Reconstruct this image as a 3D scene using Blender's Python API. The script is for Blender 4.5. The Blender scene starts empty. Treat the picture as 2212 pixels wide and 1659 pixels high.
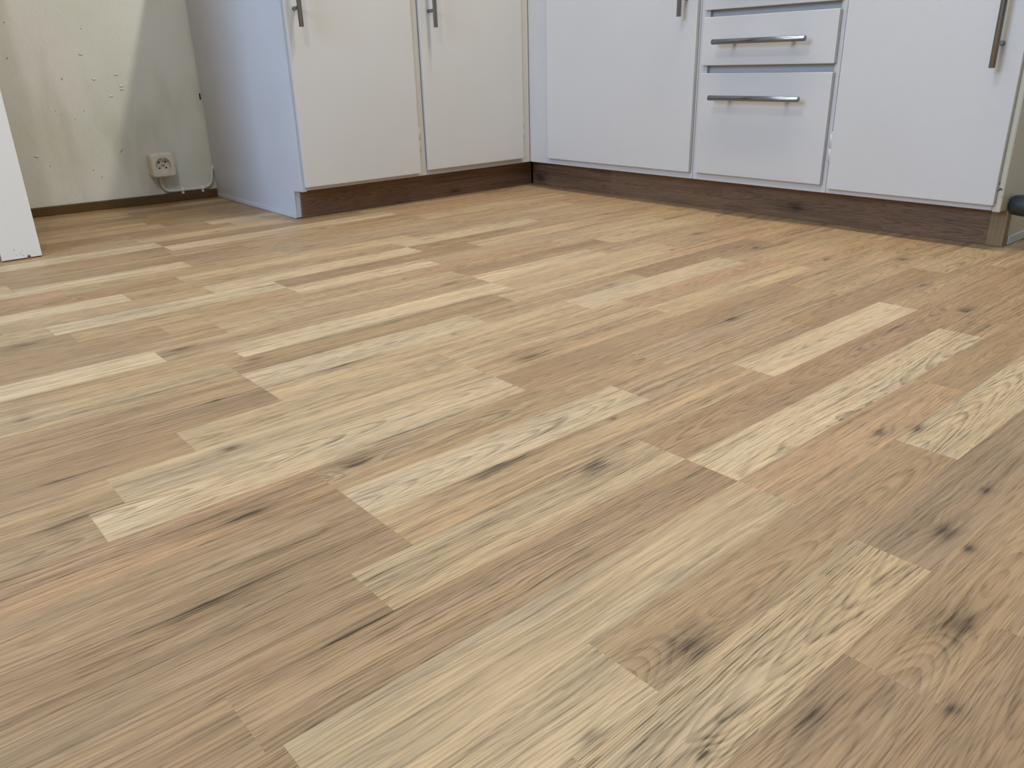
import bpy, bmesh, math, random
from mathutils import Vector, Matrix
random.seed(7)
C = bpy.context.scene.collection

# ------------------------------------------------------------------ camera, world, lights, exposure
cam_d = bpy.data.cameras.new('camera'); cam = bpy.data.objects.new('camera', cam_d); C.objects.link(cam)
cam.location = (-1.8664, -2.0670, 0.39106)
cam.rotation_euler = (1.183076, 0.025551, -0.713896)
cam_d.sensor_width = 36.0; cam_d.lens = 36.0 * 1705.86 / 2212.0
cam_d.clip_start = 0.02
cam_d.dof.use_dof = True; cam_d.dof.focus_distance = 0.98; cam_d.dof.aperture_fstop = 48.0
bpy.context.scene.camera = cam

sc = bpy.context.scene
sc.view_settings.view_transform = 'Standard'; sc.view_settings.look = 'None'
sc.view_settings.gamma = 1.0; sc.view_settings.exposure = 0.34
sc.view_settings.use_curve_mapping = False

w = bpy.data.worlds.new('world'); sc.world = w; w.use_nodes = True
bg = w.node_tree.nodes['Background']; bg.inputs[0].default_value = (0.55, 0.72, 1.0, 1); bg.inputs[1].default_value = 0.4

def point(name, loc, power, col, rad):
    d = bpy.data.lights.new(name, 'POINT'); d.energy = power; d.color = col; d.shadow_soft_size = rad
    o = bpy.data.objects.new(name, d); o.location = loc; C.objects.link(o); return o
def area(name, loc, target, sx, sy, power, col):
    d = bpy.data.lights.new(name, 'AREA'); d.shape = 'RECTANGLE'; d.size = sx; d.size_y = sy; d.energy = power; d.color = col
    o = bpy.data.objects.new(name, d); o.location = loc
    o.rotation_euler = (Vector(target) - Vector(loc)).to_track_quat('-Z', 'Y').to_euler(); C.objects.link(o); return o
tube = area('ceiling_tube_light', (-0.36, -1.05, 2.34), (-0.36, -1.05, 0.0), 0.07, 1.15, 25.5, (1.0, 0.92, 0.76))
tube.rotation_euler = (0, 0, 0)
point('pendant_lamp_light', (-1.88, -1.36, 2.0), 20.0, (0.99, 0.98, 0.96), 0.035)
area('window_daylight', (-4.12, -1.3, 1.55), (0.0, -0.9, 0.3), 1.3, 1.2, 58.0, (0.46, 0.66, 1.0))

# ------------------------------------------------------------------ helpers
def lin(c):
    return tuple(((v/255.0)/12.92 if v/255.0 <= 0.04045 else ((v/255.0+0.055)/1.055)**2.4) for v in c)

class NT:
    def __init__(s, name):
        s.m = bpy.data.materials.new(name); s.m.use_nodes = True; s.t = s.m.node_tree
        s.b = s.t.nodes['Principled BSDF']
    def n(s, typ, **kw):
        nd = s.t.nodes.new(typ)
        for k, v in kw.items(): setattr(nd, k, v)
        return nd
    def lk(s, a, b): s.t.links.new(a, b)
    def put(s, sock, v):
        if isinstance(v, (int, float)): sock.default_value = v
        elif isinstance(v, (tuple, list)):
            sock.default_value = v if len(v) == len(sock.default_value) else tuple(v) + (1.0,)
        else: s.lk(v, sock)
    def M(s, op, a, b=None, c=None, clamp=False):
        nd = s.n('ShaderNodeMath', operation=op, use_clamp=clamp); s.put(nd.inputs[0], a)
        if b is not None: s.put(nd.inputs[1], b)
        if c is not None: s.put(nd.inputs[2], c)
        return nd.outputs[0]
    def mixc(s, f, a, b, mode='MIX'):
        nd = s.n('ShaderNodeMix', data_type='RGBA', blend_type=mode); s.put(nd.inputs['Factor'], f)
        s.put([i for i in nd.inputs if i.name == 'A' and i.type == 'RGBA'][0], a)
        s.put([i for i in nd.inputs if i.name == 'B' and i.type == 'RGBA'][0], b)
        return [o for o in nd.outputs if o.type == 'RGBA'][0]
    def xyz(s, v):
        nd = s.n('ShaderNodeSeparateXYZ'); s.lk(v, nd.inputs[0]); return nd.outputs
    def comb(s, x, y, z):
        nd = s.n('ShaderNodeCombineXYZ'); s.put(nd.inputs[0], x); s.put(nd.inputs[1], y); s.put(nd.inputs[2], z); return nd.outputs[0]
    def noise(s, vec, scale=1.0, detail=2.0, rough=0.5, dist=0.0):
        nd = s.n('ShaderNodeTexNoise'); s.lk(vec, nd.inputs['Vector']); nd.inputs['Scale'].default_value = scale
        nd.inputs['Detail'].default_value = detail; nd.inputs['Roughness'].default_value = rough
        nd.inputs['Distortion'].default_value = dist; return nd.outputs[0]
    def ramp(s, v, a, b, c=0.0, d=1.0, kind='SMOOTHSTEP'):
        nd = s.n('ShaderNodeMapRange', interpolation_type=kind); s.put(nd.inputs[0], v)
        for i, q in enumerate((a, b, c, d)): s.put(nd.inputs[i+1], q)
        return nd.outputs[0]
    def bump(s, h, dist, strength=1.0):
        nd = s.n('ShaderNodeBump'); s.lk(h, nd.inputs['Height']); nd.inputs['Distance'].default_value = dist
        nd.inputs['Strength'].default_value = strength; s.lk(nd.outputs[0], s.b.inputs['Normal'])
    def pos(s): return s.n('ShaderNodeNewGeometry').outputs['Position']

def paint(name, col, rough=0.35, bump=0.0002, tint=None, chips=None):
    t = NT(name); P = t.pos(); base = lin(col)
    big = t.noise(P, 4.0, 3.0)
    c = t.mixc(t.ramp(big, 0.35, 0.7), base, lin(tint) if tint else base)
    if chips:                                                    # worn paint along edges: chips = (axis, centre, halfwidth, zmax, threshold)
        ax, ctr, hw, zmax, thr = chips
        o = t.xyz(P)
        edge = t.ramp(t.M('ABSOLUTE', t.M('SUBTRACT', o[ax], ctr)), 0.0, hw, 1.0, 0.0)
        zz = t.ramp(o[2], zmax - 0.1, zmax, 1.0, 0.0)
        n = t.noise(P, 75.0, 4.0, 0.65)
        mask = t.ramp(t.M('MULTIPLY', t.M('MULTIPLY', edge, zz), n), thr, thr + 0.03)
        c = t.mixc(mask, c, lin((70, 58, 50)))
    t.put(t.b.inputs['Base Color'], c); t.b.inputs['Roughness'].default_value = rough
    fine = t.noise(P, 160.0, 2.0); wav = t.noise(P, 22.0, 2.0)
    t.bump(t.M('ADD', fine, t.M('MULTIPLY', wav, 2.0)), bump)
    return t.m

def plain(name, col, rough=0.5, metal=0.0):
    t = NT(name); P = t.pos(); n = t.noise(P, 60.0, 3.0)
    c = t.mixc(n, tuple(v*0.92 for v in lin(col)), tuple(min(1, v*1.08) for v in lin(col)))
    t.put(t.b.inputs['Base Color'], c); t.b.inputs['Roughness'].default_value = rough; t.b.inputs['Metallic'].default_value = metal
    return t.m

def obj(name, bm, mat, parent=None, smooth=False):
    me = bpy.data.meshes.new(name); bmesh.ops.recalc_face_normals(bm, faces=bm.faces[:]); bm.to_mesh(me); bm.free()
    me.materials.append(mat); o = bpy.data.objects.new(name, me); C.objects.link(o)
    if parent is not None: o.parent = parent; o.matrix_parent_inverse = parent.matrix_basis.inverted()
    if smooth: me.shade_smooth()
    return o
def thing(name, label, cat, loc, group=None):
    o = bpy.data.objects.new(name, None); C.objects.link(o); o.location = loc; o.empty_display_size = 0.05
    o['label'] = label; o['category'] = cat
    if group: o['group'] = group
    return o
def tag(o, label, cat, group=None):
    o['label'] = label; o['category'] = cat
    if group: o['group'] = group
    return o
def struct(name, bm, m, smooth=False):
    o = obj(name, bm, m, None, smooth); o['kind'] = 'structure'; return o

def add_box(bm, x0, x1, y0, y1, z0, z1, bevel=0.0, seg=2):
    r = bmesh.ops.create_cube(bm, size=1.0); vs = r['verts']
    sx, sy, sz = x1-x0, y1-y0, z1-z0
    for v in vs: v.co = Vector((x0+(v.co.x+.5)*sx, y0+(v.co.y+.5)*sy, z0+(v.co.z+.5)*sz))
    if bevel > 0:
        es = list({e for v in vs for e in v.link_edges})
        bmesh.ops.bevel(bm, geom=es, offset=bevel, segments=seg, affect='EDGES', profile=0.6)
def box(*a, **k):
    bm = bmesh.new(); add_box(bm, *a, **k); return bm
def add_prism(bm, pts, z0, z1, bevel=0.0):
    lo = [bm.verts.new((x, y, z0)) for x, y in pts]; hi = [bm.verts.new((x, y, z1)) for x, y in pts]
    fs = [bm.faces.new(lo[::-1]), bm.faces.new(hi)]
    for i in range(len(pts)):
        j = (i+1) % len(pts); fs.append(bm.faces.new((lo[i], lo[j], hi[j], hi[i])))
    if bevel > 0:
        es = list({e for f in fs for e in f.edges})
        bmesh.ops.bevel(bm, geom=es, offset=bevel, segments=2, affect='EDGES', profile=0.6)
def frame_of(d):
    d = d.normalized(); u = d.cross(Vector((0, 0, 1)) if abs(d.z) < .9 else Vector((1, 0, 0))).normalized(); return u, d.cross(u)
def add_rod(bm, a, b, r, seg=28, ch=0.0008):
    """round bar with small chamfers at both ends"""
    a, b = Vector(a), Vector(b); d = (b-a).normalized(); u, v = frame_of(d)
    st = [(a, r-ch), (a+d*ch, r), (b-d*ch, r), (b, r-ch)]
    rings = [[bm.verts.new(c+u*math.cos(2*math.pi*i/seg)*q+v*math.sin(2*math.pi*i/seg)*q) for i in range(seg)] for c, q in st]
    for R0, R1 in zip(rings, rings[1:]):
        for i in range(seg): bm.faces.new((R0[i], R0[(i+1) % seg], R1[(i+1) % seg], R1[i]))
    bm.faces.new(rings[0][::-1]); bm.faces.new(rings[-1])
def add_tube(bm, pts, r, seg=16, radii=None):
    pts = [Vector(p) for p in pts]; rings = []; u = None
    for i, c in enumerate(pts):
        d = (pts[min(i+1, len(pts)-1)] - pts[max(i-1, 0)]).normalized()
        if u is None: u, _ = frame_of(d)
        u = (u - d*u.dot(d)).normalized(); v = d.cross(u); q = radii[i] if radii else r
        rings.append([bm.verts.new(c+u*math.cos(2*math.pi*k/seg)*q+v*math.sin(2*math.pi*k/seg)*q) for k in range(seg)])
    for R0, R1 in zip(rings, rings[1:]):
        for i in range(seg): bm.faces.new((R0[i], R0[(i+1) % seg], R1[(i+1) % seg], R1[i]))
    bm.faces.new(rings[0][::-1]); bm.faces.new(rings[-1])
def spline(P, n=8):
    P = [Vector(p) for p in P]; out = []
    for i in range(len(P)-1):
        p0, p1, p2, p3 = P[max(i-1, 0)], P[i], P[i+1], P[min(i+2, len(P)-1)]
        for k in range(n):
            t = k/n; out.append(0.5*((2*p1)+(p2-p0)*t+(2*p0-5*p1+4*p2-p3)*t*t+(3*p1-p0-3*p2+p3)*t**3))
    out.append(P[-1]); return out

# ------------------------------------------------------------------ oak laminate
def oak(name, dark=1.0, seams=True):
    """strip parquet: every printed strip is a face with its own tone, seed, figure and knots"""
    t = NT(name); P = t.pos()
    def att(n):
        a = t.n('ShaderNodeAttribute', attribute_name=n); return a
    tone = att('tone').outputs['Color']
    a = att('pa'); seed, yc, cath = t.xyz(a.outputs['Vector'])[0:3]
    b = att('pb'); u0, v0, con = t.xyz(b.outputs['Vector'])[0:3]
    uvw = att('luv').outputs['Vector']                      # along-grain, across-grain coordinates in metres
    u, v, _ = t.xyz(uvw)
    s31 = t.M('MULTIPLY', seed, 31.7)
    # slow wander of the grain
    wn = t.M('SUBTRACT', t.noise(t.comb(t.M('MULTIPLY', u, 5.0), t.M('MULTIPLY', v, 16.0), s31), 1.0, 2.0), 0.5)
    wn2 = t.M('SUBTRACT', t.noise(t.comb(t.M('MULTIPLY', u, 26.0), t.M('MULTIPLY', v, 60.0), s31), 1.0, 2.0), 0.5)
    vr = t.M('SUBTRACT', v, v0); ur = t.M('SUBTRACT', u, u0)
    acath = t.M('ABSOLUTE', cath)
    straight = t.M('MULTIPLY', t.M('SUBTRACT', v, yc), 280.0)
    sq = t.M('MULTIPLY', t.M('MULTIPLY', vr, vr), 8200.0)
    tip = t.M('MULTIPLY', t.M('MULTIPLY', ur, cath), 22.0)
    arch = t.M('ADD', sq, tip)
    F = t.M('ADD', t.M('MULTIPLY', straight, t.M('SUBTRACT', 1.0, t.M('MINIMUM', acath, 1.0))), t.M('MULTIPLY', arch, t.M('MINIMUM', acath, 1.0)))
    F = t.M('ADD', F, t.M('MULTIPLY', wn, t.M('SUBTRACT', 7.0, t.M('MULTIPLY', t.M('MINIMUM', acath, 1.0), 4.6)))); F = t.M('ADD', F, t.M('MULTIPLY', wn2, t.M('SUBTRACT', 1.5, t.M('MULTIPLY', t.M('MINIMUM', acath, 1.0), 1.1))))
    kd = None; wide = None; kqs = t.xyz(att('kq').outputs['Vector'])
    for ki, kn in enumerate(('k1', 'k2')):
        k = att(kn); kx, ky, kr = t.xyz(k.outputs['Vector'])[0:3]; kq = kqs[ki]
        dx = t.M('DIVIDE', t.M('SUBTRACT', u, kx), kr); dy = t.M('DIVIDE', t.M('SUBTRACT', v, ky), kq)
        dyn = t.M('ADD', dy, t.M('MULTIPLY', wn2, 1.6)); dxn = t.M('ADD', dx, t.M('MULTIPLY', wn2, 1.2))
        d2 = t.M('ADD', t.M('MULTIPLY', dxn, dxn), t.M('MULTIPLY', dyn, dyn))
        core = t.M('POWER', 2.718, t.M('MULTIPLY', d2, -1.1))
        w2 = t.M('POWER', 2.718, t.M('MULTIPLY', d2, -0.22))
        big = t.M('MULTIPLY', kq, 250.0)
        F = t.M('ADD', F, t.M('MULTIPLY', w2, big))
        kd = core if kd is None else t.M('MAXIMUM', kd, core)
        wide = w2 if wide is None else t.M('MAXIMUM', wide, w2)
    # growth rings: irregular spacing, soft on one side and sharp on the other
    jit = t.M('SUBTRACT', t.noise(t.comb(F, s31, 0.0), 0.55, 2.0), 0.5)
    Fj = t.M('ADD', F, t.M('MULTIPLY', jit, 1.3))
    saw = t.M('FRACT', Fj)
    ring = t.M('MULTIPLY', t.ramp(saw, 0.35, 0.88), t.ramp(saw, 0.88, 1.0, 1.0, 0.0))
    amp = t.ramp(t.noise(t.comb(t.M('MULTIPLY', F, 0.4), t.M('MULTIPLY', u, 3.0), s31), 1.0, 2.0), 0.3, 0.68, 0.15, 1.0)
    amp = t.M('MAXIMUM', amp, t.M('MULTIPLY', t.M('MINIMUM', acath, 1.0), 0.62)); calm = t.M('SUBTRACT', 1.0, t.M('MULTIPLY', t.M('MINIMUM', acath, 1.0), 0.62))
    ring = t.M('MULTIPLY', ring, amp)
    # pores: short dashes along the fibres
    vw = t.M('ADD', v, t.M('MULTIPLY', wn, 0.012))
    pv = t.M('ADD', t.M('MULTIPLY', vw, 640.0), t.M('MULTIPLY', F, 0.12))
    pores = t.ramp(t.noise(t.comb(t.M('MULTIPLY', u, 34.0), pv, s31), 1.0, 1.0), 0.52, 0.66)
    fib = t.noise(t.comb(t.M('MULTIPLY', u, 9.0), t.M('MULTIPLY', vw, 330.0), s31), 1.0, 3.0, 0.6)
    streak = t.noise(t.comb(t.M('MULTIPLY', u, 2.2), t.M('MULTIPLY', vw, 55.0), t.M('ADD', s31, 9.0)), 1.0, 2.0)
    blotch = t.noise(t.comb(t.M('MULTIPLY', u, 7.0), t.M('MULTIPLY', v, 24.0), t.M('ADD', s31, 4.0)), 1.0, 3.0)
    # value modulation
    m = t.M('MULTIPLY', ring, t.M('MULTIPLY', con, 0.40))
    m = t.M('ADD', m, t.M('MULTIPLY', pores, t.M('MULTIPLY', con, 0.33)))
    m = t.M('ADD', m, t.M('MULTIPLY', t.M('SUBTRACT', fib, 0.5), 0.85))
    lines = t.ramp(t.noise(t.comb(t.M('MULTIPLY', u, 4.5), t.M('MULTIPLY', vw, 250.0), t.M('ADD', s31, 2.0)), 1.0, 2.0, 0.55), 0.47, 0.68)
    m = t.M('ADD', m, t.M('MULTIPLY', t.M('MULTIPLY', t.M('SUBTRACT', lines, 0.35), 0.26), calm))
    m = t.M('ADD', m, t.M('MULTIPLY', t.M('MULTIPLY', t.M('SUBTRACT', streak, 0.5), 0.80), calm))
    m = t.M('ADD', m, t.M('MULTIPLY', t.M('SUBTRACT', blotch, 0.5), 0.42))
    m = t.M('ADD', m, t.M('MULTIPLY', wide, 0.15))
    m = t.M('ADD', m, t.M('MULTIPLY', t.M('MULTIPLY', kd, t.ramp(fib, 0.25, 0.6, 0.6, 1.15)), 0.42))
    m = t.M('MAXIMUM', t.M('MINIMUM', m, 0.85), -0.25)
    val = t.M('SUBTRACT', 1.0, m)
    if seams:                                                # fine V-groove where two boards meet
        sf = t.M('FRACT', t.M('ADD', t.M('DIVIDE', t.M('SUBTRACT', v, Y0+W), 3*W), 500.0)); sd = t.M('MULTIPLY', t.M('MINIMUM', sf, t.M('SUBTRACT', 1.0, sf)), 3*W)
        m = t.M('ADD', m, t.ramp(sd, 0.0002, 0.0006, 0.16, 0.0))
    val = t.M('SUBTRACT', 1.0, m)
    vm = t.n('ShaderNodeVectorMath', operation='SCALE'); t.lk(tone, vm.inputs[0]); t.lk(val, vm.inputs['Scale'])
    # hue: warm pink to olive patches, grey in the figure
    hue = t.noise(t.comb(t.M('MULTIPLY', u, 4.0), t.M('MULTIPLY', v, 30.0), t.M('ADD', s31, 17.0)), 1.0, 2.0)
    c = t.mixc(t.ramp(hue, 0.35, 0.66), vm.outputs[0], t.mixc(1.0, vm.outputs[0], (1.025, 0.99, 0.95, 1), 'MULTIPLY'))
    c = t.mixc(t.M('MULTIPLY', t.ramp(hue, 0.62, 0.3), 0.6), c, t.mixc(1.0, c, (0.99, 1.0, 1.02, 1), 'MULTIPLY'))
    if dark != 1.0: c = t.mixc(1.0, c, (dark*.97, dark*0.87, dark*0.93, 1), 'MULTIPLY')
    t.put(t.b.inputs['Base Color'], c)
    rg = t.M('ADD', 0.44, t.M('MULTIPLY', pores, 0.12)); t.put(t.b.inputs['Roughness'], rg)
    t.b.inputs['Specular IOR Level'].default_value = 0.28
    t.bump(t.M('SUBTRACT', 1.0, t.M('ADD', t.M('MULTIPLY', pores, 0.7), t.M('MULTIPLY', ring, 0.4))), 0.00012, 0.8)
    return t.m

TONES = {'L': (212, 197, 170), 'l': (192, 173, 142), 'M': (176, 154, 124), 'm': (166, 143, 114), 'D': (152, 129, 103),
         'G': (170, 151, 126), 'R': (180, 152, 122), 'r': (164, 136, 108), 'K': (136, 120, 103), 'g': (190, 173, 144)}
TM = (176, 153, 121)
TONES = {k: tuple(TM[i] + (v[i]-TM[i])*(0.64 if sum(v) > sum(TM) else 0.60) for i in range(3)) for k, v in TONES.items()}
W = 0.064; Y0 = 0.10543
# strip (index of its far boundary): joints from right to left, and for each stretch tone + figure (x0, +-1 arch) ...
STR = {
 -1: ([-.42, -.9, -1.3], 'RMlM'), -2: ([-.25, -.70, -1.275], 'MRDL'), -3: ([-.20, -.65, -1.275], 'mRLD'), -4: ([-.42, -.86, -1.29, -1.7], 'MRMml'),
 -5: ([-.10, -.63, -1.133, -1.632], 'MlMDl'), -6: ([-.42, -.90, -1.300, -1.7], 'RMGLM'), -7: ([-.2, -.60, -1.10, -1.56], 'RMGMr'),
 -8: ([-.35, -.80, -1.361], 'MGlr'), -9: ([-.05, -.45, -.873, -1.482], 'lMLML'), -10: ([-.15, -.553, -.873, -1.35, -1.702], 'MMmLMl'),
 -11: ([-.34, -.751, -1.234, -1.639], 'RlDLl'), -12: ([-.10, -.482, -.917, -1.236, -1.62], 'MMGLMm'), -13: ([-.22, -.60, -1.02, -1.50], 'MlRMD'),
 -14: ([-.10, -.52, -.938, -1.429], 'MlDlm'), -15: ([-.22, -.611, -.938, -1.549], 'RMLGL'), -16: ([-.05, -.46, -.938, -1.46], 'MMlLM'),
 -17: ([-.15, -.52, -.99, -1.492], 'MRgml'), -18: ([-.28, -.706, -1.102, -1.492], 'RDGLm'), -19: ([-.05, -.48, -.930, -1.492], 'lMLlD'),
 -20: ([-.43, -.855, -1.247, -1.626], 'MRllD'), -21: ([-.10, -.43, -.86, -1.247, -1.72], 'MRlMgM'), -22: ([-.20, -.572, -1.247, -1.753], 'RMDLm'),
 -23: ([-.18, -.572, -1.047, -1.554], 'MMGMr'), -24: ([-.30, -.764, -1.159, -1.554], 'lDGLm'), -25: ([-.18, -.564, -.984, -1.554], 'MMLMD'),
 -26: ([-.12, -.53, -1.253, -1.616], 'MDrlD'), -27: ([-.25, -.637, -1.253, -1.75], 'MmLDD'), -28: ([-.35, -.864, -1.253, -1.739], 'RmRgD'),
 -29: ([-.45, -1.054, -1.532], 'mLmg'), -30: ([-.50, -1.267, -1.612], 'mKlM'), -31: ([-.60, -1.00, -1.408], 'mmmD'), -32: ([-.5, -.95, -1.30], 'mDmD'),
}
CATH = {  # (strip, stretch number) : (x of the figure centre, +-1, contrast)
 (-24, 3): (-1.30, 1, 1.1), (-30, 2): (-1.36, -1, 1.3), (-29, 1): (-.74, 1, 1.1), (-28, 3): (-1.36, .35, .6), (-18, 3): (-1.16, 1, .9), (-22, 2): (-.85, 1, .5),
 (-27, 2): (-1.12, -.5, 1.1), (-25, 2): (-.80, -1, .6), (-23, 1): (-.45, 1, .9), (-20, 1): (-.62, 1, .8), (-24, 1): (-.62, -1, .7), (-28, 2): (-1.02, -.5, .8),
 (-26, 2): (-1.00, -1, .9), (-29, 2): (-1.25, 1, .8), (-19, 2): (-.80, -1, .6), (-22, 4): (-1.80, 1, .9), (-31, 3): (-1.46, 1, .8), (-31, 2): (-1.2, 1, .8),
 (-21, 1): (-.3, 1, .7), (-28, 1): (-.6, -1, .6), (-16, 2): (-.62, -1, .4), (-12, 2): (-.7, 1, .4), (-25, 1): (-.4, 1, .8), (-20, 4): (-1.72, 1, .5), (-32, 3): (-1.4, -1, .9)}
KNOTS = [(-1.4487, -1.0023, 0.016, 0.007), (-1.5943, -1.2597, 0.011, 0.005), (-1.5105, -1.3882, 0.018, 0.010), (-1.4032, -1.4978, 0.04, 0.009), (-1.3352, -1.5696, 0.02, 0.011),
 (-1.2327, -1.502, 0.005, 0.003), (-1.4827, -1.8029, 0.020, 0.014), (-1.1996, -1.8632, 0.014, 0.009), (-1.0995, -1.8584, 0.008, 0.005), (-1.0089, -1.7531, 0.012, 0.006),
 (-0.8166, -1.3765, 0.018, 0.006), (-0.4099, -1.5009, 0.016, 0.007), (-0.2428, -1.3872, 0.014, 0.006), (-0.3494, -1.1126, 0.014, 0.006), (-0.3124, -0.9302, 0.012, 0.006),
 (-0.3444, -1.2779, 0.012, 0.005), (-1.0005, -0.8679, 0.02, 0.006), (-1.0247, -0.3531, 0.014, 0.005), (-1.373, -1.1171, 0.045, 0.006), (-1.165, -1.2764, 0.018, 0.008),
 (-1.689, -0.6817, 0.03, 0.008), (-1.5105, -0.8754, 0.018, 0.007), (-1.7515, -1.0053, 0.01, 0.004), (-1.3186, -1.9167, 0.022, 0.011), (-1.2103, -1.8853, 0.007, 0.005),
 (-1.5923, -1.8105, 0.008, 0.004), (-1.5527, -1.8666, 0.006, 0.004), (-0.5156, -1.6127, 0.02, 0.008), (-1.6372, -1.4114, 0.03, 0.007), (-1.1774, -1.1176, 0.004, 0.003),
 (-0.2593, -0.5901, 0.012, 0.004), (-1.2098, -1.5454, 0.050, 0.0016), (-1.4241, -1.3609, 0.045, 0.0016), (-1.1558, -1.1677, 0.035, 0.0016),
 (-1.637, -1.6228, 0.045, 0.002), (-1.7519, -1.2074, 0.04, 0.0018), (-0.6792, -1.5763, 0.03, 0.0016), (-1.7134, -1.5181, 0.04, 0.008), (-1.6462, -1.4845, 0.05, 0.005),
 (-1.7638, -1.3013, 0.03, 0.007), (-1.4758, -1.8938, 0.02, 0.006), (-1.4078, -1.9516, 0.008, 0.005), (-1.05, -1.73, 0.012, .005)]

def set_attrs(me, data, vecs):
    """data: one dict per face"""
    for nm in ('tone',):
        a = me.attributes.new(nm, 'FLOAT_COLOR', 'FACE')
        for i, d in enumerate(data): a.data[i].color = d[nm]
    for nm in ('pa', 'pb', 'k1', 'k2', 'kq'):
        a = me.attributes.new(nm, 'FLOAT_VECTOR', 'FACE')
        for i, d in enumerate(data): a.data[i].vector = d[nm]
    a = me.attributes.new('luv', 'FLOAT_VECTOR', 'CORNER')
    for i, q in enumerate(vecs): a.data[i].vector = q
NOK = (99.0, 99.0, 0.01, 0.01)
rnd = random.Random(11)
def piece(tone, x0, x1, yc, fig=None, kn=()):
    c = lin(TONES[tone]); c = (c[0]*.915, c[1]*.852, c[2]*.770); j = 1 + rnd.uniform(-.035, .035); g = rnd.uniform(-.01, .01)
    kn = list(kn)[:2] + [NOK]*(2-min(2, len(kn)))
    con = {'L': .85, 'l': .8, 'g': .7, 'D': .7, 'K': .5}.get(tone, .75) * rnd.uniform(.8, 1.2)
    if fig: cx, sg, con = fig; con *= .85; v0 = yc + rnd.uniform(-.010, .010)
    else:
        cx, v0 = 0.0, yc; sg = 0.0
        if rnd.random() < .22: sg = rnd.choice((-1, 1)) * rnd.uniform(.5, 1); cx = rnd.uniform(x0, x1); v0 = yc + rnd.uniform(-.02, .02)
    return dict(tone=(c[0]*j*(1+g), c[1]*j, c[2]*j*(1-g), 1), k1=kn[0][:3], k2=kn[1][:3], kq=(kn[0][3], kn[1][3], 0.0), pa=(rnd.random()*3+.1, yc, sg), pb=(cx, v0, con))
def build_floor():
    me_v = []; me_f = []; data = []; vecs = []
    def quad(x0, x1, ya, yb, d):
        i = len(me_v); me_v.extend([(x0, yb, 0), (x1, yb, 0), (x1, ya, 0), (x0, ya, 0)]); me_f.append((i, i+1, i+2, i+3)); data.append(d)
        vecs.extend([(x0, yb, 0), (x1, yb, 0), (x1, ya, 0), (x0, ya, 0)])
    XR, XL = 0.62, -4.2
    for t in range(9, -98, -1):
        ya, yb = Y0 + t*W, Y0 + (t-1)*W; yc = (ya+yb)/2
        if t in STR:
            js, tones = STR[t]; js = [XR] + list(js); tones = list(tones)
            while js[-1] > XL + .5: js.append(js[-1] - rnd.uniform(.36, .5)); tones.append(rnd.choice('lMmRD'))
            js[-1] = XL; tones = tones[:len(js)-1]
        else:
            js = [XR, .2 - rnd.uniform(0, .4)]; tones = [rnd.choice('MDRl')]
            while js[-1] > XL + .5: js.append(js[-1] - rnd.uniform(.36, .5)); tones.append(rnd.choice('lMmRDL'))
            js[-1] = XL
        for i in range(len(js)-1):
            x1, x0 = js[i], js[i+1]
            kn = [k for k in KNOTS if yb - .002 < k[1] < ya + .002 and x0 - .01 < k[0] < x1 + .01]
            if not kn and t in STR and (t, i) not in CATH and rnd.random() < .15: kn = [(rnd.uniform(x0, x1), rnd.uniform(yb, ya), rnd.uniform(.005, .014), rnd.uniform(.002, .005))]
            quad(x0, x1, ya, yb, piece(tones[i], x0, x1, yc, CATH.get((t, i)), kn))
    me = bpy.data.meshes.new('floor'); me.from_pydata(me_v, [], me_f); set_attrs(me, data, vecs)
    me.materials.append(oak('oak_laminate')); o = bpy.data.objects.new('floor', me); C.objects.link(o); o['kind'] = 'structure'
    return o
build_floor()

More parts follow.
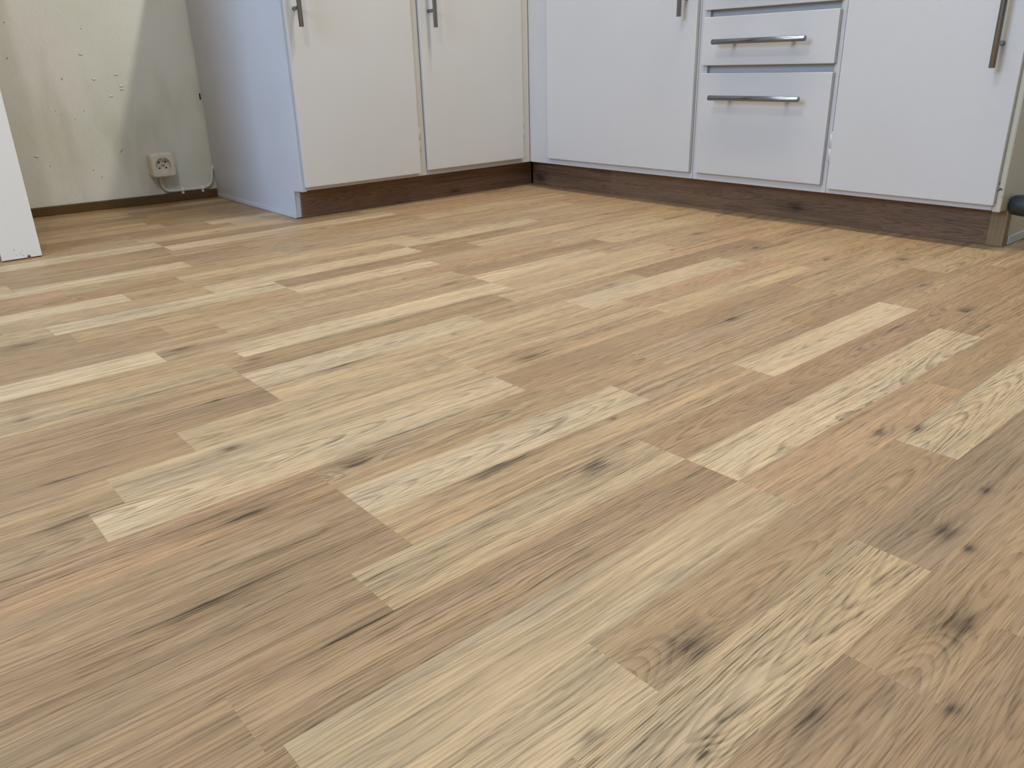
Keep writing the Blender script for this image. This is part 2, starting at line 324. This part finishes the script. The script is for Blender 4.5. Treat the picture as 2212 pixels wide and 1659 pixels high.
# ------------------------------------------------------------------ paints
M_white = paint('white_gloss_paint', (204, 202, 199), 0.32, 0.00015, (202, 200, 196))
M_door_worn = paint('worn_white_gloss_paint', (204, 202, 199), 0.32, 0.00015, (202, 200, 196), chips=(1, -1.474, 0.006, 0.33, 0.50))
M_panel = paint('white_side_paint', (202, 207, 214), 0.40, 0.00018, (198, 203, 210))
M_post = paint('white_post_paint', (228, 226, 220), 0.40, 0.00015)
M_wall = paint('cream_wall_paint', (226, 228, 214), 0.55, 0.0012, (218, 220, 204))
def marked_wall():
    t = NT('marked_cream_wall_paint'); P = t.pos(); o = t.xyz(P)
    n = t.noise(P, 3.0, 3.0); c = t.mixc(t.ramp(n, 0.35, 0.7), lin((231, 235, 230)), lin((222, 227, 216)))
    # sooty vertical wipes and old dirt, then single specks: (x, z, half width, half height)
    soot = t.noise(t.comb(t.M('MULTIPLY', o[0], 9.0), 0.0, t.M('MULTIPLY', o[2], 2.6)), 1.0, 3.0)
    c = t.mixc(t.M('MULTIPLY', t.ramp(soot, 0.48, 0.72), 0.30), c, lin((168, 166, 140)))
    def spot(x, z, a, b, k=0.0):
        dx = t.M('SUBTRACT', o[0], x); dz = t.M('SUBTRACT', o[2], z)
        if k: dx = t.M('SUBTRACT', dx, t.M('MULTIPLY', dz, k))
        p = t.M('DIVIDE', dx, a); q = t.M('DIVIDE', dz, b)
        return t.M('ADD', t.M('MULTIPLY', p, p), t.M('MULTIPLY', q, q))
    best = None
    for x, z, a, b, k in ((-1.3594, .5257, .0016, .002, 0), (-1.373, .4348, .002, .0025, 0), (-1.2492, .377, .002, .003, .3), (-1.1713, .5103, .0016, .0018, 0), (-1.1303, .1672, .0016, .0055, .9),
                          (-1.285, .2917, .0012, .0015, 0), (-1.2715, .2808, .0012, .0015, 0), (-1.2387, .2659, .0012, .0016, 0), (-1.2089, .2875, .0013, .002, 0), (-1.331, .1398, .0014, .002, 0),
                          (-1.200, .0953, .0015, .003, .5), (-1.2191, .1187, .0016, .002, 0), (-.8916, .1204, .0012, .002, 0), (-1.2976, .1736, .001, .001, 0)):
        d = spot(x, z, a, b, k); best = d if best is None else t.M('MINIMUM', best, d)
    c = t.mixc(t.M('MULTIPLY', t.ramp(best, 0.5, 1.5, 1.0, 0.0), 0.72), c, lin((70, 66, 52)))
    t.put(t.b.inputs['Base Color'], c); t.b.inputs['Roughness'].default_value = 0.42
    h = t.M('ADD', t.M('MULTIPLY', t.noise(P, 130.0, 2.0), 0.5), t.M('MULTIPLY', t.noise(P, 34.0, 3.0), 1.3))
    dent = None
    for x, z in ((-1.1022, .3853), (-1.0943, .3526), (-1.0948, .3434), (-1.1857, .4426), (-1.1651, .3744), (-1.1275, .3252), (-1.36, .170)):
        d = spot(x, z, .0045, .0028); dent = d if dent is None else t.M('MINIMUM', dent, d)
    h = t.M('ADD', h, t.M('MULTIPLY', t.ramp(dent, 0.2, 2.0, 1.0, 0.0), 2.2))
    t.bump(h, 0.0009); return t.m
M_wall = marked_wall()
M_room = paint('room_wall_paint', (224, 224, 220), 0.6, 0.0005)
M_ceil = paint('ceiling_paint', (235, 233, 228), 0.7, 0.0005)
M_board = paint('grey_white_skirting_paint', (200, 204, 202), 0.4, 0.0002)
M_outlet = plain('cream_plastic', (222, 220, 205), 0.35)
M_hole = plain('dark_hole', (22, 20, 18), 0.7)
M_cable = plain('white_cable_sheath', (222, 222, 216), 0.4)
M_clip = plain('white_clip_plastic', (240, 240, 240), 0.35)
M_black = plain('black_rubber', (42, 48, 52), 0.38)
M_raw = plain('raw_brown_board', (150, 112, 76), 0.6)
def steel():
    t = NT('brushed_steel'); P = t.pos(); o = t.xyz(P)
    n = t.noise(P, 900.0, 2.0)
    t.put(t.b.inputs['Base Color'], (0.25, 0.275, 0.31)); t.b.inputs['Metallic'].default_value = 1.0
    t.put(t.b.inputs['Roughness'], t.M('ADD', 0.17, t.M('MULTIPLY', n, 0.08)))
    t.bump(n, 0.00003); return t.m
M_steel = steel()
def darkwood(name, col, axis=0):
    t = NT(name); P = t.pos(); o = t.xyz(P)
    sc = [700.0, 700.0, 700.0]; sc[axis] = 18.0
    v = t.comb(t.M('MULTIPLY', o[0], sc[0]), t.M('MULTIPLY', o[1], sc[1]), t.M('MULTIPLY', o[2], sc[2]))
    n = t.noise(v, 0.6, 3.0)
    t.put(t.b.inputs['Base Color'], t.mixc(n, tuple(q*.65 for q in lin(col)), tuple(min(1, q*1.3) for q in lin(col))))
    t.b.inputs['Roughness'].default_value = 0.45; t.bump(n, 0.0002); return t.m
M_skirt = darkwood('dark_brown_skirting_wood', (92, 70, 34), 0)
M_block = darkwood('oak_post_wood', (132, 112, 78), 2)

# ------------------------------------------------------------------ room shell
def wy(x): return 0.605 + (-0.865 - x)*0.072        # the old wall behind the niche runs slightly askew
bm = bmesh.new(); add_prism(bm, [(-4.3, wy(-4.3)), (-0.84, wy(-0.84)), (-0.84, 0.95), (-4.3, 0.95)], -0.05, 2.45); struct('wall_back', bm, M_wall)
bm = bmesh.new(); add_box(bm, -0.84, 0.75, 0.61, 0.95, -0.05, 2.45); struct('wall_corner', bm, M_room)
struct('wall_right', box(0.62, 0.75, -6.1, 0.61, -0.05, 2.45), M_room)
struct('wall_front', box(-4.3, 0.75, -6.2, -6.1, -0.05, 2.45), M_room)
bm = bmesh.new()                                      # wall with the window opening, out of frame to the left
for a in ((-6.1, -2.0, 0, 2.45), (-0.6, 0.84, 0, 2.45), (-2.0, -0.6, 0, 0.9), (-2.0, -0.6, 2.2, 2.45)): add_box(bm, -4.3, -4.2, a[0], a[1], a[2]-0.05*(a[2] == 0), a[3])
struct('wall_left', bm, M_room)
struct('ceiling', box(-4.3, 0.75, -6.2, 0.95, 2.45, 2.5), M_ceil)
bm = bmesh.new(); add_prism(bm, [(-4.19, wy(-4.19)-.011), (-0.8655, wy(-0.8655)-.011), (-0.8655, wy(-0.8655)), (-4.19, wy(-4.19))], 0.0, 0.027, 0.002)
struct('baseboard_back', bm, M_skirt)

bm = bmesh.new(); add_prism(bm, [(-0.8708, wy(-.8708)-.0012), (-0.8670, wy(-.867)-.0012), (-0.8670, wy(-.867)+.001), (-0.8708, wy(-.8708)+.001)], 0.304, 0.322)
struct('corner_chip_1', bm, M_hole)  # thin dark sliver added for the chipped hole in the wall corner
# ------------------------------------------------------------------ handles and cabinet pieces
def bar_handle(parent, face, axis, a, b, c, feet, r=0.006, stand=0.032):
    """face 'y': door looking to -y (a..b along x or z), face 'x': door looking to -x. c = fixed coordinate"""
    bm = bmesh.new(); D = -0.06; B = D - stand
    def P(s, depth):
        if face == 'y': return (s, depth, c) if axis == 'h' else (c, depth, s)
        return (depth, s, c) if axis == 'h' else (depth, c, s)
    add_rod(bm, P(a, B), P(b, B), r)
    for f in feet: add_rod(bm, P(f, D), P(f, B), 0.0048, 20, 0.0003)
    o = obj('handle', bm, M_steel, parent, True)
    m = o.modifiers.new('edge', 'EDGE_SPLIT'); m.split_angle = math.radians(50)
    return o
def door(parent, face, s0, s1, z0, z1, mat=None, tilt=0.0, bev=0.0022):
    bm = bmesh.new()
    if face == 'y': add_box(bm, s0, s1, -0.06, -0.0478, z0, z1, bev)
    else: add_box(bm, -0.06, -0.0478, s0, s1, z0, z1, bev)
    if tilt:
        for v in bm.verts:
            if v.co.z < (z0+z1)/2: v.co.z += tilt*((v.co.x if face == 'y' else v.co.y) - s0)
    return obj('door', bm, mat or M_white, parent)
def hinge(parent, face, s, z0, z1):
    bm = bmesh.new(); q = -0.0515
    a, b, mid = ((s, q, z0), (s, q, z1), (s, q, (z0+z1)/2)) if face == 'y' else ((q, s, z0), (q, s, z1), (q, s, (z0+z1)/2))
    add_rod(bm, a, (mid[0], mid[1], mid[2]-.0006), 0.0042, 16, .001); add_rod(bm, (mid[0], mid[1], mid[2]+.0006), b, 0.0042, 16, .001)
    top = Vector(b) + Vector((0, 0, 0.0022)); bmesh.ops.create_uvsphere(bm, u_segments=12, v_segments=8, radius=0.0032, matrix=Matrix.Translation(top))
    return obj('hinge', bm, M_white, parent, True)

# ---- left run
cabL = thing('base_cabinet', 'white two-door base cabinet beside the wall niche, bluish left side panel down to the floor', 'cabinet', (-0.46, 0.28, 0.0))
bm = bmesh.new(); add_box(bm, -0.8600, -0.0405, -0.036, 0.60, 0.082, 0.868)
for a in ((-0.861, -0.849), (-0.497, -0.464), (-0.087, -0.0466)): add_box(bm, a[0], a[1], -0.0460, -0.030, 0.0805, 0.868, 0.0015)
add_box(bm, -0.862, -0.0466, -0.0458, -0.030, 0.0800, 0.104, 0.0015)
obj('carcass', bm, M_white, cabL)
# side panel with its toe notch, running back to the wall; slightly out of square
bm = bmesh.new()
prof = [(-0.0465, 0.0775), (0.0045, 0.0775), (0.0045, 0.002), (0.598, 0.002), (0.598, 0.868), (-0.0465, 0.868)]
def px(y): return -0.8785 + (y+0.04)*0.0195
lo = [bm.verts.new((px(y), y, z)) for y, z in prof]; hi = [bm.verts.new((px(y)+0.0165, y, z)) for y, z in prof]
bm.faces.new(lo); bm.faces.new(hi[::-1])
for i in range(6): j = (i+1) % 6; bm.faces.new((lo[i], hi[i], hi[j], lo[j]))
bmesh.ops.bevel(bm, geom=bm.edges[:], offset=0.0016, segments=2, affect='EDGES')
obj('side_panel', bm, M_panel, cabL)
bm = bmesh.new(); add_prism(bm, [(px(.006)-.0022, .006), (px(.006)-.0001, .006), (px(.592)-.0001, .592), (px(.592)-.0022, .592)], 0.001, 0.0125, 0.0007)
obj('floor_strip', bm, M_panel, cabL)
d = door(cabL, 'y', -0.8705, -0.4940, 0.0895, 0.80, tilt=0.0); bar_handle(d, 'y', 'v', 0.4845, 0.737, -0.8465, (0.5280, 0.6935)); hinge(d, 'y', -0.4895, 0.151, 0.215)
d = door(cabL, 'y', -0.4660, -0.0850, 0.0955, 0.80); bar_handle(d, 'y', 'v', 0.4850, 0.7375, -0.4350, (0.5283, 0.6938)); hinge(d, 'y', -0.0800, 0.159, 0.218)

# ---- right run
cabC = thing('base_cabinet', 'white one-door base cabinet in the inner corner, left of the drawers', 'cabinet', (0.3, -0.37, 0.0))
bm = bmesh.new(); add_box(bm, -0.036, 0.60, -0.7065, 0.0, 0.082, 0.868)
add_box(bm, -0.0462, -0.030, -0.1450, -0.0462, 0.0805, 0.868, 0.0015); add_box(bm, -0.0462, -0.030, -0.7075, -0.690, 0.0805, 0.868, 0.0015)
add_box(bm, -0.0458, -0.030, -0.7065, -0.0462, 0.0805, 0.110, 0.0012); obj('carcass', bm, M_white, cabC)
d = door(cabC, 'x', -0.7045, -0.1440, 0.0985, 0.80); bar_handle(d, 'x', 'v', 0.4860, 0.7385, -0.6712, (0.5290, 0.6955)); hinge(d, 'x', -0.1390, 0.157, 0.219)

cabD = thing('drawer_cabinet', 'white base cabinet with stacked drawers and horizontal bar handles', 'cabinet', (0.3, -0.90, 0.0))
bm = bmesh.new(); add_box(bm, -0.0345, 0.60, -1.0985, -0.7085, 0.082, 0.868)
add_box(bm, -0.0462, -0.030, -0.7355, -0.7090, 0.0805, 0.868, 0.0015); add_box(bm, -0.0462, -0.030, -1.0985, -1.0840, 0.0805, 0.868, 0.0015)
add_box(bm, -0.0458, -0.030, -1.0980, -0.7095, 0.0805, 0.1030, 0.0012); obj('carcass', bm, M_white, cabD)
def drawer(z0, z1, hz, ya, yb, label=None):
    bm = box(-0.06, -0.0478, -1.0895, -0.7250, z0, z1, bevel=0.002)
    o = obj('drawer', bm, M_white, cabD)
    if label: o['label'] = label
    bar_handle(o, 'x', 'h', yb, ya, hz, (ya-.046, yb+.046), r=0.0062)
    return o
drawer(0.1000, 0.3505, 0.2925, -0.7780, -1.0305, 'deep bottom drawer'); drawer(0.3685, 0.4815, 0.4230, -0.7785, -1.0315, 'shallow drawer'); drawer(0.4975, 0.62, 0.56, -0.7785, -1.0315); drawer(0.638, 0.80, 0.72, -0.7785, -1.0315)

cabR = thing('base_cabinet', 'white one-door base cabinet at the right end with chipped paint and long bar handle', 'cabinet', (0.3, -1.29, 0.0))
bm = bmesh.new(); add_box(bm, -0.036, 0.60, -1.4660, -1.0990, 0.082, 0.868)
add_box(bm, -0.0462, -0.030, -1.1120, -1.0993, 0.0805, 0.868, 0.0015); add_box(bm, -0.0458, -0.030, -1.4660, -1.1000, 0.0805, 0.105, 0.0012); obj('carcass', bm, M_white, cabR)
bm = bmesh.new()                                       # end panel with toe notch
prof = [(-0.0465, 0.0785), (0.0185, 0.0785), (0.0185, 0.001), (0.60, 0.001), (0.60, 0.868), (-0.0465, 0.868)]
lo = [bm.verts.new((x, -1.4825, z)) for x, z in prof]; hi = [bm.verts.new((x, -1.4665, z)) for x, z in prof]
bm.faces.new(lo); bm.faces.new(hi[::-1])
for i in range(6): j = (i+1) % 6; bm.faces.new((lo[i], hi[i], hi[j], lo[j]))
bmesh.ops.bevel(bm, geom=bm.edges[:], offset=0.0014, segments=2, affect='EDGES')
M_endp = paint('worn_cream_side_paint', (198, 194, 172), 0.42, 0.00018, chips=(0, -0.0465, 0.0022, 0.26, 0.585))
obj('side_panel', bm, M_endp, cabR)
bm = bmesh.new(); add_box(bm, 0.024, 0.60, -1.4885, -1.4827, 0.0008, 0.0190, 0.0012); obj('floor_strip', bm, M_board, cabR)
d = door(cabR, 'x', -1.4720, -1.1065, 0.0925, 0.80, mat=M_door_worn, bev=0.0018); bar_handle(d, 'x', 'v', 0.3557, 0.7380, -1.4319, (0.3998, 0.694)); hinge(d, 'x', -1.1020, 0.154, 0.216)

# ---- worktop above (just out of frame, throws the edge shadow into the niche)
bm = bmesh.new(); add_prism(bm, [(-0.882, -0.064), (-0.064, -0.064), (-0.064, -1.50), (0.615, -1.50), (0.615, 0.603), (-0.868, 0.603)], 0.8685, 0.900, 0.002)
tag(obj('worktop', bm, M_panel), 'L-shaped white worktop lying over the base cabinets', 'worktop')

# ---- plinth boards of oak laminate, upright under the cabinets
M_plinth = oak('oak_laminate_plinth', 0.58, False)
def plinth(name, pieces, axis, label):
    vs = []; fs = []; data = []; vecs = []
    def q(pts, luv, d): i = len(vs); vs.extend(pts); fs.append((i, i+1, i+2, i+3)); data.append(d); vecs.extend(luv)
    T = 0.008; H = 0.0795
    for (s1, s0, tone, fig, kn, r0, r1) in pieces:
        zc = H/2
        d = piece(tone, s0, s1, zc, fig, kn)
        A = [(s0, 0.0006), (s1, 0.0006), (s1, H), (s0, H)]
        front = [((s, 0.0, z) if axis == 'x' else (0.0, s, z)) for s, z in A]
        if axis == 'y': front = front[::-1]; A2 = A[::-1]
        else: A2 = A
        q(front, [(s, z, 0) for s, z in A2], d)
        back = [((s, T, z) if axis == 'x' else (T, s, z)) for s, z in A][::-1]
        if axis == 'y': back = back[::-1]; A3 = A
        else: A3 = A[::-1]
        q(back, [(s, z, 0) for s, z in A3], d)
        top = [(s0, 0, H), (s1, 0, H), (s1, T, H), (s0, T, H)] if axis == 'x' else [(0, s0, H), (T, s0, H), (T, s1, H), (0, s1, H)]
        q(top, [(s0, H, 0), (s1, H, 0), (s1, H+T, 0), (s0, H+T, 0)], d)
    s = pieces[-1][1]
    end = [(s, 0, 0.0006), (s, 0, H), (s, T, H), (s, T, 0.0006)] if axis == 'x' else [(0, s, 0.0006), (T, s, 0.0006), (T, s, H), (0, s, H)]
    q(end, [(s, 0, 0), (s, H, 0), (s+T, H, 0), (s+T, 0, 0)], d)
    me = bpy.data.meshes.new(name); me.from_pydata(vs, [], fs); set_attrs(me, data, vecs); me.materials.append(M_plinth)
    o = bpy.data.objects.new(name, me); C.objects.link(o)
    if label: tag(o, label, 'plinth')
    return o
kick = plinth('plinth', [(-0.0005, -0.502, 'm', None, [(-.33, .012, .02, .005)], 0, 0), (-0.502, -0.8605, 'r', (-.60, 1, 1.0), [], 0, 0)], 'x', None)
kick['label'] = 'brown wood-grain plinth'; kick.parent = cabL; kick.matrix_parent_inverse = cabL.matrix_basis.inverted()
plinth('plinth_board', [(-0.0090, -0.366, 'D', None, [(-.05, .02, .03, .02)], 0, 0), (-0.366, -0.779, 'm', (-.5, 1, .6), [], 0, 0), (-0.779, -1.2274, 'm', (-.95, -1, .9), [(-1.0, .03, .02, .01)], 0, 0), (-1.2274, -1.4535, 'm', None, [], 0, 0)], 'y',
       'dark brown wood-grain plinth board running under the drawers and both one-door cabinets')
bm = box(-0.005, 0.018, -1.4865, -1.4540, 0.0005, 0.0780, bevel=0.0015)
tag(obj('corner_block', bm, M_block), 'small upright oak block closing the right end of the plinth', 'wood block')

# ---- black pipe coming out beside the end panel
bm = bmesh.new(); st = [(-1.4835, .004), (-1.4838, .0145), (-1.4860, .0178), (-1.491, .0200), (-1.502, .0214), (-1.52, .0222), (-1.60, .0222), (-1.80, .0222), (-1.84, .0222)]
pts = [(0.006, y, 0.0885) for y, r in st]; add_tube(bm, pts, 0, 40, [r for y, r in st])
o = obj('drain_pipe', bm, M_black, None, True); m = o.modifiers.new('e', 'EDGE_SPLIT'); m.split_angle = math.radians(60)
tag(o, 'dark grey round rubber pipe sticking out by the right end panel', 'pipe')

# ---- upright panel at the left side of the niche
post = thing('upright_panel', 'narrow white upright panel with nicked bottom edge at the left of the niche', 'panel', (-1.5545, 0.3, 0.0))
def post_paint():
    t = NT('nicked_white_paint'); P = t.pos(); o = t.xyz(P); c = lin((228, 226, 220))
    n = t.noise(P, 95.0, 2.0); near = t.ramp(o[2], 0.008, 0.045, 1.0, 0.0); mid = t.ramp(t.M('ABSOLUTE', t.M('SUBTRACT', o[0], -1.556)), 0.004, 0.022, 1.0, 0.0)
    best = None
    for x, z, r in ((-1.5516, .0198, .0011), (-1.5569, .0154, .0012), (-1.5518, .0092, .0013), (-1.5669, .0245, .0014), (-1.565, .0125, .0010), (-1.5405, .0060, .0038)):
        dx = t.M('SUBTRACT', o[0], x); dz = t.M('SUBTRACT', o[2], z); d = t.M('DIVIDE', t.M('SQRT', t.M('ADD', t.M('MULTIPLY', dx, dx), t.M('MULTIPLY', dz, dz))), r)
        best = d if best is None else t.M('MINIMUM', best, d)
    sp = t.M('MULTIPLY', t.ramp(best, 0.6, 1.2, 1.0, 0.0), 0.7)
    t.put(t.b.inputs['Base Color'], t.mixc(sp, c, lin((96, 84, 66)))); t.b.inputs['Roughness'].default_value = 0.4; t.bump(t.noise(P, 160.0, 2.0), 0.0002); return t.m
bm = bmesh.new()
pf = [(-1.5950, 0.0035), (-1.5440, 0.0035), (-1.5425, 0.0070), (-1.5385, 0.0072), (-1.5365, 0.0035), (-1.5138, 0.0035), (-1.5138, 2.10), (-1.5950, 2.10)]
f0 = [bm.verts.new((x, 0.018, z)) for x, z in pf]; f1 = [bm.verts.new((x, 0.0205, z)) for x, z in pf]
bm.faces.new(f0); bm.faces.new(f1[::-1])
for i in range(len(pf)): j = (i+1) % len(pf); bm.faces.new((f0[i], f1[i], f1[j], f0[j]))
obj('face_strip', bm, post_paint(), post)
def wyp(x): return wy(x) - 0.012
bm = bmesh.new(); add_prism(bm, [(-1.5944, 0.0206), (-1.5145, 0.0206), (-1.5145, wyp(-1.5145)), (-1.5944, wyp(-1.5944))], 0.0005, 2.10); obj('panel_core', bm, M_raw, post)

# ------------------------------------------------------------------ socket, cable, clips on the niche wall
ox, oz = -1.0267, 0.1185; wallY = wy(ox); ang = math.atan(-0.072)
outlet = thing('wall_socket', 'cream surface-mounted wall socket box with round recess low on the niche wall', 'socket', (ox, wallY, oz))
def wall_place(o):      # built facing -y about the origin, then set on the skewed wall
    o.matrix_parent_inverse = Matrix.Identity(4)
outlet.rotation_euler = (0, 0, ang)
def rounded_sq(h, r, n=56):
    out = []
    for k in range(n):
        a = 2*math.pi*(k+.5)/n; c, s_ = math.cos(a), math.sin(a); q = h / (abs(c)**9 + abs(s_)**9)**(1/9)
        out.append((q*c, q*s_))
    return out
bm = bmesh.new(); N = 28; H = 0.0365
sect = [(0.0, H, .005), (-0.040, H-.0008, .006), (-0.0435, H-.0022, .007), (-0.045, H-.0050, .008)]
rings = []
for y, h, r in sect: rings.append([bm.verts.new((x, y, z)) for x, z in rounded_sq(h, r)])
L = len(rings[0])
for a, b in zip(rings, rings[1:]):
    for i in range(L): bm.faces.new((a[i], a[(i+1) % L], b[(i+1) % L], b[i]))
bm.faces.new(rings[0][::-1])
# circular well in the front face
import math as _m
angs = [_m.atan2(z, x) for x, z in rounded_sq(H-.0050, .008)]
R = 0.0225
def circ(y, r): return [bm.verts.new((r*_m.cos(a), y, r*_m.sin(a))) for a in angs]
c0 = circ(-0.045, R+.0012); c1 = circ(-0.0440, R); c2 = circ(-0.031, R-.0010)
for a, b in ((rings[-1], c0), (c0, c1), (c1, c2)):
    for i in range(L): bm.faces.new((a[i], a[(i+1) % L], b[(i+1) % L], b[i]))
bm.faces.new(c2)
o = obj('housing', bm, M_outlet, None); o.parent = outlet
bm = bmesh.new()
for sx in (-1, 1):
    for sz in (-1, 1): add_rod(bm, (sx*.0098, -0.0312, sz*.0088), (sx*.0098, -0.0318, sz*.0088), .0027, 14, .0001)
add_box(bm, -.0050, .0050, -.0352, -.0346, -.0011, .0011)
o = obj('pin_holes', bm, M_hole, None); o.parent = outlet
bm = bmesh.new(); add_box(bm, -.0072, .0072, -.0346, -.0305, -.0032, .0032, .001); add_box(bm, -.0035, .0035, -.0452, -.030, .0190, .0225, .0008)
o = obj('contact_insert', bm, M_outlet, None); o.parent = outlet
# cable
def wp(x, z, off=0.0055): return (x, wy(x) - off, z)
pts = spline([wp(-1.034, .083), wp(-1.0345, .066), wp(-1.031, .048), wp(-1.019, .0360), wp(-1.000, .0335), wp(-.975, .0335), wp(-.94, .0330), wp(-.912, .0330), wp(-.893, .0370), wp(-.881, .047), wp(-.875, .062), wp(-.872, .080), wp(-.8690, .092), (-.8650, wy(-.865)-.004, .0975)], 6)
bm = bmesh.new(); add_tube(bm, pts, .0048, 16); cable = obj('cable', bm, M_cable, None, True)
tag(cable, 'white round cable curving from the socket to the cabinet corner', 'cable')
def clip(x, z):
    bm = bmesh.new(); Y = wy(x)
    n = 10
    arc = [(math.cos(math.pi*k/n), math.sin(math.pi*k/n)) for k in range(n+1)]
    for w0, w1 in ((-.004, .004),):
        out = [bm.verts.new((x+w0, Y-.0055-.0065*s, z+.0065*c)) for c, s in arc]; inn = [bm.verts.new((x+w0, Y-.0055-.0052*s, z+.0052*c)) for c, s in arc]
        out2 = [bm.verts.new((x+w1, Y-.0055-.0065*s, z+.0065*c)) for c, s in arc]; inn2 = [bm.verts.new((x+w1, Y-.0055-.0052*s, z+.0052*c)) for c, s in arc]
        for i in range(n):
            bm.faces.new((out[i], out[i+1], out2[i+1], out2[i])); bm.faces.new((inn[i], inn2[i], inn2[i+1], inn[i+1]))
            bm.faces.new((out[i], inn[i], inn[i+1], out[i+1])); bm.faces.new((out2[i], out2[i+1], inn2[i+1], inn2[i]))
    add_box(bm, x-.004, x+.004, Y-.0118, Y-.0002, z-.0118, z-.0060, .001)
    add_box(bm, x-.004, x+.004, Y-.0060, Y-.0002, z+.0050, z+.0072, .0005)
    add_rod(bm, (x, Y-.0118, z-.0088), (x, Y-.0132, z-.0088), .0020, 12, .0003)
    o = obj('cable_clip', bm, M_clip); return o
c = clip(-0.975, .0335); tag(c, 'small white cable clip on the cable, nearer the socket', 'cable clip', 'clips holding the cable to the wall')
c = clip(-0.912, .0330); tag(c, 'small white cable clip on the cable, nearer the cabinet side', 'cable clip', 'clips holding the cable to the wall')
